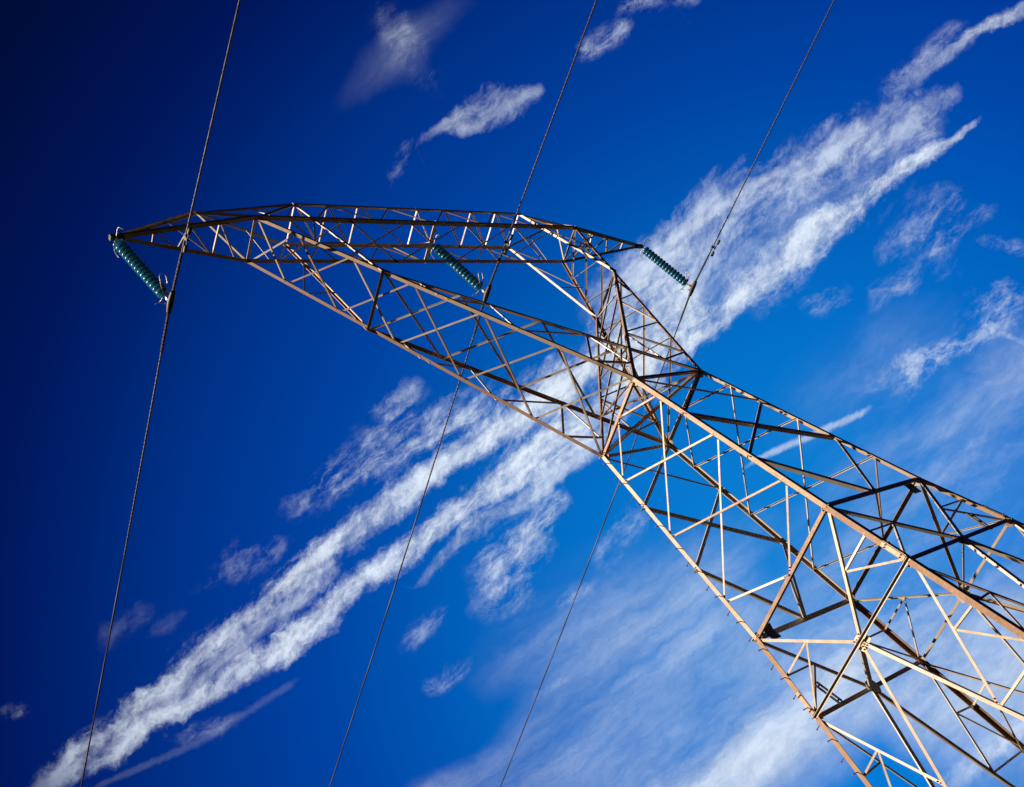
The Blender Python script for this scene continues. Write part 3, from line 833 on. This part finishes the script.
for c in 'nf':
    sy = 1 if c == 'n' else -1
    link('beam_chord', leg_mesh(O['l'+c], O['r'+c], (0, -sy, 0), (0, 0, 1), .13, .015), STEEL, tower)
    link('beam_chord', leg_mesh(I['l'+c], I['r'+c], (0, -sy, 0), (0, 0, -1), .10, .013), STEEL, tower)
    n = (0, sy, 0.02)
    tt = [.13, .378, .622, .87]
    bb = [.155, .33, .5, .67, .845]
    for i in range(4):
        bar('beam_brace', tx(c, tt[i]), bx(c, bb[i]), n, .05)
        bar('beam_brace', tx(c, tt[i]), bx(c, bb[i+1]), n, .05, inset=.03)
    for sd_ in 'lr':
        k = -1 if sd_ == 'l' else 1
        bar('beam_chord', I[sd_+c], PK[sd_], n, .095)
        bar('beam_chord', PK[sd_], O[sd_+c], (-1, sy*.2, .1), .095, m=STEELP)
        bar('beam_brace', I[sd_+c], bx(c, .075 if k < 0 else .925), n, .045)
        bar('beam_brace', lerp(I[sd_+c], PK[sd_], .45), bx(c, .06 if k < 0 else .94), n, .045, inset=.03)
bar('beam_brace', I['lf'], O['lf'], (0, -1, 0), .10, inset=.04)
bar('beam_brace', I['rf'], O['rf'], (0, -1, 0), .10, inset=.04)
KB = [.075, .24, .414, .592, .76, .93]
for i in range(5):
    bar('beam_brace', bx('f', KB[i]), bx('n', KB[i+1]), -Z, .055, inset=.0)
    bar('beam_brace', bx('n', KB[i]), bx('f', KB[i+1]), -Z, .055, inset=.02)
KT = [0, .125, .247, .503, .755, .878, 1]
for i, k in enumerate(KT):
    bar('beam_strut', tx('n', k), tx('f', k), Z, .06, inset=.01)
for i in (0, 1, 2, 4, 5):
    bar('beam_brace', tx('f', KT[i]), tx('n', KT[i+1]), Z, .05, inset=.03)
bar('beam_strut', tx('f', .627), tx('n', .755), Z, .05, inset=.03)
# hanger of the middle string
hp = Vector((-0.0, 0, S['zo'] + ZB))
bar('beam_strut', bx('n', .5), bx('f', .5), -Z, .15, inset=.02)
for c in 'nf':
    bar('beam_brace', tx(c, .503), hp, (1, 0, 0), .06)
bar('beam_brace', tx('n', .503 - .07), hp, (0, 1, 0), .06)
bar('beam_brace', tx('n', .503 - .07), bx('n', .5), (0, 1, 0), .06)

# ---- cantilever ends
for sd_ in 'lr':
    k = -1 if sd_ == 'l' else 1
    T = TIP[sd_]
    for c, sy in (('n', 1), ('f', -1)):
        o = O[sd_+c]
        link('cantilever_chord', leg_mesh(o, T + Vector((0, sy*.05, 0)), (0, -sy, 0), (0, 0, 1), .12, .014), STEEL, tower)
    link('cantilever_chord', angle_mesh(PK[sd_], T + Vector((0, 0, .06)), (0, 0, 1), .11, .014), STEEL, tower)
    n_ = lambda t: lerp(O[sd_+'n'], T, t)
    f_ = lambda t: lerp(O[sd_+'f'], T, t)
    for a1, b1 in ((f_(.262), n_(.09)), (f_(.262), n_(.278)), (f_(.477), n_(.278)), (f_(.477), n_(.546)),
                   (f_(.728), n_(.546)), (f_(.728), n_(.728))):
        bar('cantilever_brace', a1, b1, -Z, .05, inset=.0)
    for c, sy in (('n', 1), ('f', -1)):
        p_ = lerp(PK[sd_], T, .38)
        bar('cantilever_brace', p_, lerp(O[sd_+c], T, .278), (0, sy, .3), .045)
    bm = bmesh.new()
    prism(bm, T + Vector((-k*.28, 0, 0)), T + Vector((k*.10, 0, 0)), Vector((0, 1, 0)), Z,
          [(-.075, -.07), (.075, -.07), (.075, .08), (-.075, .08)])
    link('tip_plate', bm, DARKST, tower)

# step bolts on one leg and up one arm
def steps(a_, b_, d1, d2, parent, step=.42, start=.3):
    a_, b_ = Vector(a_), Vector(b_)
    L_ = (b_ - a_).length
    d = (b_ - a_).normalized()
    z_ = start
    i = 0
    while z_ < L_ - .1:
        dd = Vector(d1 if i % 2 == 0 else d2)
        p_ = a_ + d*z_ + Vector(d2 if i % 2 == 0 else d1)*-.05
        bm = bmesh.new()
        tube(bm, [p_, p_ + dd*.17], .011, 6)
        tube(bm, [p_ + dd*.165, p_ + dd*.185], .02, 6)
        link('step_bolt', bm, RUST, parent)
        z_ += step
        i += 1


steps(W['ln'], L1['ln'], (-1, 0, 0), (0, 1, 0), LEG['ln'][0])
steps(L1['ln'], L3['ln'], (-1, 0, 0), (0, 1, 0), LEG['ln'][1])
armc = [o for o in tower.children if o.name.startswith('arm_chord')]
steps(W['rn'], lerp(W['rn'], O['rn'], .95), (1, 0, 0), (0, 1, 0), armc[6])

# number plates near two corners of the first level, small ladder brackets at the second
for a_, b_, sy in (('ln', 'rn', 1), ('rf', 'lf', -1)):
    d = (L1[b_] - L1[a_]).normalized()
    c0 = L1[a_] + d*.50 + Vector((0, -sy*.13, 0))
    bm = bmesh.new()
    up = (Z + d*.25).normalized()
    nn = d.cross(up).normalized()
    # a bent plate: short leaf above the strut, longer leaf hanging below it
    prism(bm, c0 - d*.17, c0 + d*.17, up, nn, [(-.30, .05), (0, .0), (.17, .05), (.17, .062), (0, .012), (-.30, .062)])
    link('sign_plate', bm, DARKST, tower)
for a_, b_, sy in (('ln', 'rn', 1), ('rf', 'lf', -1)):
    m2 = lerp(L2[a_], L2[b_], .5)
    qd = lerp(lerp(L1[a_], m2, .5), L2[a_], .42)
    sp = lerp(L2[a_], m2, .42)
    bm = bmesh.new()
    d = (sp - qd).normalized()
    nn = Vector((0, sy, 0))
    s_ = d.cross(nn).normalized()
    for o_ in (-.07, .07):
        prism(bm, qd + s_*o_ - nn*.1, sp + s_*o_ - nn*.1, s_, nn, [(-.018, -.02), (.018, -.02), (.018, .02), (-.018, .02)])
    for k in (.12, .5, .88):
        c_ = lerp(qd, sp, k) - nn*.1
        prism(bm, c_ - s_*.07, c_ + s_*.07, d, nn, [(-.018, -.016), (.018, -.016), (.018, .016), (-.018, .016)])
    link('ladder_bracket', bm, DARKST, tower)

# ------------------------------------------------------------------ insulator strings
SWX, SWY, LEN = .56346, .53884, 2.9
TOPS = {'left': TIP['l'], 'middle': Vector((-.0113, 0, S['zo'] + ZB)), 'right': TIP['r']}
LAB = {'left': 'green glass insulator string at the tip of the long arm, against dark sky',
       'middle': 'green glass insulator string hanging from the middle of the crossbeam',
       'right': 'green glass insulator string at the short arm tip, in front of white cloud'}
axis = Vector((SWX, SWY, -LEN))
ALEN = axis.length
axis.normalize()
Q = Vector((0, 0, -1)).rotation_difference(axis)
bm = bmesh.new()
prof = [(.03, .055), (.045, .05), (.07, .044), (.125, .028), (.145, .022), (.160, .014), (.174, .000), (.182, -.018), (.184, -.036), (.179, -.054), (.166, -.064), (.154, -.054),
        (.142, -.010), (.130, -.008), (.122, -.038), (.112, -.008), (.088, .002), (.08, -.022), (.07, .004), (.045, .010), (.02, .004)]
seg = 28
rg = [[bm.verts.new((r*math.cos(2*math.pi*k/seg), r*math.sin(2*math.pi*k/seg), z_)) for k in range(seg)] for r, z_ in prof]
for r0, r1 in zip(rg, rg[1:]):
    for k in range(seg):
        bm.faces.new((r0[k], r0[(k+1) % seg], r1[(k+1) % seg], r1[k]))
bm.faces.new(rg[0])
bm.faces.new(rg[-1][::-1])
disc0 = link('glass_disc', bm, GLASS, None, True)
bm = bmesh.new()
tube(bm, [(0, 0, .115), (0, 0, .105), (0, 0, .06), (0, 0, .045)], [.022, .036, .046, .05], 14)
tube(bm, [(0, 0, .01), (0, 0, -.05)], [.014, .012], 8)
cap0 = link('metal_cap', bm, HORN, None, True)
NDISC = 15
PITCH = .161
first = True
for nm in ('left', 'middle', 'right'):
    T = TOPS[nm]
    root = thing('insulator_string', LAB[nm], 'insulator', T, 'glass insulator strings')
    root.rotation_mode = 'QUATERNION'
    root.rotation_quaternion = Q
    z0 = -.30
    for i in range(NDISC):
        if first and i == 0:
            d_, c_ = disc0, cap0
        else:
            d_, c_ = disc0.copy(), cap0.copy()
            COL.objects.link(d_)
            COL.objects.link(c_)
        d_.parent = root
        c_.parent = root
        d_.location = (0, 0, z0 - i*PITCH)
        c_.location = (0, 0, z0 - i*PITCH)
    first = False
    bm = bmesh.new()
    tube(bm, [(0, 0, .02), (0, 0, -.10)], .022, 8)
    tube(bm, [(0, -.05, -.12), (0, .05, -.12)], .03, 8)
    tube(bm, [(0, 0, -.1), (0, 0, -.22)], [.03, .028], 8)
    link('hanger_shackle', bm, HORN, root)
    zb_ = z0 - (NDISC-1)*PITCH
    bm = bmesh.new()
    tube(bm, [(0, 0, zb_ - .03), (0, 0, -ALEN + .13)], .022, 8)
    tube(bm, [(-.05, 0, -ALEN + .14), (.05, 0, -ALEN + .14)], .035, 10)
    tube(bm, [(0, 0, -ALEN + .20), (0, 0, -ALEN + .03)], [.05, .06], 10)
    link('suspension_link', bm, HORN, root)
    # arcing horns
    hs = [
        ([(0, -.02, -.16), (.0, -.18, -.12), (0, -.36, -.10), (0, -.45, -.16), (.05, -.47, -.30)], .013),
        ([(0, .02, -.16), (0, .18, -.16), (0, .32, -.20), (0.02, .38, -.32), (.03, .40, -.42)], .013),
        ([(.04, -.02, zb_ - .10), (.09, -.16, zb_ - .08), (.11, -.34, zb_ + .06), (.10, -.44, zb_ + .16), (.02, -.47, zb_ + .20),
          (-.07, -.43, zb_ + .16), (-.09, -.3, zb_ + .03), (-.07, -.15, zb_ - .08), (-.03, -.03, zb_ - .10)], .014),
        ([(0, .03, zb_ - .12), (-.03, .18, zb_ - .12), (-.06, .30, zb_ - .08), (-.16, .33, zb_ - .08)], .013),
        ([(-.06, .30, zb_ - .08), (.10, .33, zb_ - .14)], .012),
    ]
    for pts_, r_ in hs:
        bm = bmesh.new()
        # round the corners off
        pp = [Vector(p_) for p_ in pts_]
        if len(pp) > 2:
            sm = []
            for i in range(len(pp)-1):
                p0, p1, p2, p3 = pp[max(i-1, 0)], pp[i], pp[i+1], pp[min(i+2, len(pp)-1)]
                for k in range(5):
                    t = k/5
                    sm.append(.5*((2*p1) + (-p0+p2)*t + (2*p0-5*p1+4*p2-p3)*t*t + (-p0+3*p1-3*p2+p3)*t*t*t))
            sm.append(pp[-1])
            pp = sm
        tube(bm, pp, r_, 7)
        link('arcing_horn', bm, HORN, root, True)

# ------------------------------------------------------------------ conductors
WIRES = {'left': (.0802, .0910), 'middle': (.0567, .0696), 'right': (.0724, .0839)}
WLAB = {'left': 'power line hanging from the long arm tip, crossing the darkest sky',
        'middle': 'power line passing behind the tower, hung from the crossbeam middle',
        'right': 'power line hanging from the short arm tip, crossing the white cloud band'}


def wire_pt(K, nm, y):
    s0, s1 = WIRES[nm]
    if y < 0:
        return K + Vector((-y*.0283, y, s0*y + .0006*y*y))
    return K + Vector((-y*.0651, y, -s1*y + .0006*y*y))


def strand_wire(K, nm, ys, r, lobes, pitch, amp, seg):
    bm = bmesh.new()
    rings = []
    for j, y in enumerate(ys):
        c_ = wire_pt(K, nm, y)
        d = (wire_pt(K, nm, y+.01) - wire_pt(K, nm, y-.01)).normalized()
        x = d.cross(Z).normalized()
        v = d.cross(x)
        rr = r(y) if callable(r) else r
        ph = 2*math.pi*y/pitch
        ring = []
        for k in range(seg):
            th = 2*math.pi*k/seg
            rad = rr*(1 - amp + amp*abs(math.cos((th - ph)*lobes/2)))
            ring.append(bm.verts.new(c_ + (x*math.cos(th) + v*math.sin(th))*rad))
        rings.append(ring)
    for a_, b_ in zip(rings, rings[1:]):
        for k in range(seg):
            bm.faces.new((a_[k], a_[(k+1) % seg], b_[(k+1) % seg], b_[k]))
    bm.faces.new(rings[0][::-1])
    bm.faces.new(rings[-1])
    return bm


damp = None
for nm in ('left', 'middle', 'right'):
    K = TOPS[nm] + axis*ALEN
    ys = []
    y = -130.0
    while y < 150:
        ys.append(y)
        y += .06 if -22 < y < 8 else (.3 if abs(y) < 60 else 2.0)
    bm = strand_wire(K, nm, ys, .027, 6, .62, .13, 12)
    wr = link('power_line', bm, ALU)
    wr['label'] = WLAB[nm]
    wr['category'] = 'power line'
    wr['group'] = 'power lines carried by the pylon'
    ys = [-1.5 + .03*i for i in range(101)]
    bm = strand_wire(K, nm, ys, lambda y: 0.040*(1 if abs(y) < 1.46 else .8), 8, .42, .22, 32)
    link('armour_rod', bm, ALU, wr)
    bm = bmesh.new()
    pts_, rr = [], []
    for i in range(13):
        y = -.34 + .68*i/12
        pts_.append(wire_pt(K, nm, y) + Vector((0, 0, -.015)))
        rr.append(.06 + .035*math.cos(y/.34*math.pi/2))
    tube(bm, pts_, rr, 12)
    for yy in (-.1, .1):
        c_ = wire_pt(K, nm, yy)
        tube(bm, [c_ + Vector((-.09, 0, .02)), c_ + Vector((-.09, 0, .13))], .014, 6)
        tube(bm, [c_ + Vector((.09, 0, .02)), c_ + Vector((.09, 0, .13))], .014, 6)
    link('suspension_clamp', bm, ALU, wr, True)
    # vibration damper
    yD = -1.95
    c_ = wire_pt(K, nm, yD)
    dr = (wire_pt(K, nm, yD-.1) - wire_pt(K, nm, yD+.1)).normalized()
    if damp is None:
        root = thing('vibration_damper', 'small two-weight damper clamped on the line at the long arm', 'damper', (0, 0, 0), 'dampers on the power lines')
        bm = bmesh.new()
        prism(bm, Vector((-.03, 0, 0)), Vector((.03, 0, 0)), Vector((0, 1, 0)), Z, [(-.035, -.15), (.035, -.15), (.06, .05), (-.06, .05)])
        link('clamp', bm, ALU, root)
        bm = bmesh.new()
        tube(bm, [(0, -.34, -.15), (0, -.15, -.135), (0, 0, -.13), (0, .15, -.135), (0, .34, -.15)], .012, 8)
        link('messenger_cable', bm, ALU, root)
        for sg in (-1, 1):
            bm = bmesh.new()
            tube(bm, [(0, sg*.16, -.136), (0, sg*.18, -.136), (0, sg*.34, -.15), (0, sg*.37, -.152)], [.03, .052, .055, .035], 12)
            link('weight', bm, ALU, root)
        damp = root
    else:
        root = damp.copy()
        COL.objects.link(root)
        for ch in list(damp.children):
            k = ch.copy()
            COL.objects.link(k)
            k.parent = root
        root['label'] = {'middle': 'small two-weight damper on the line in front of the crossbeam',
                         'right': 'small two-weight damper on the line at the short arm, against white cloud'}[nm]
    root.location = c_
    root.rotation_mode = 'QUATERNION'
    root.rotation_quaternion = Vector((0, -1, 0)).rotation_difference(dr)
print('parts', {n: len([o for o in tower.children if o.name.startswith(n)]) for n in
      ('leg', 'body_brace', 'secondary_brace', 'arm_brace', 'beam_brace', 'gusset', 'bolt_group')})
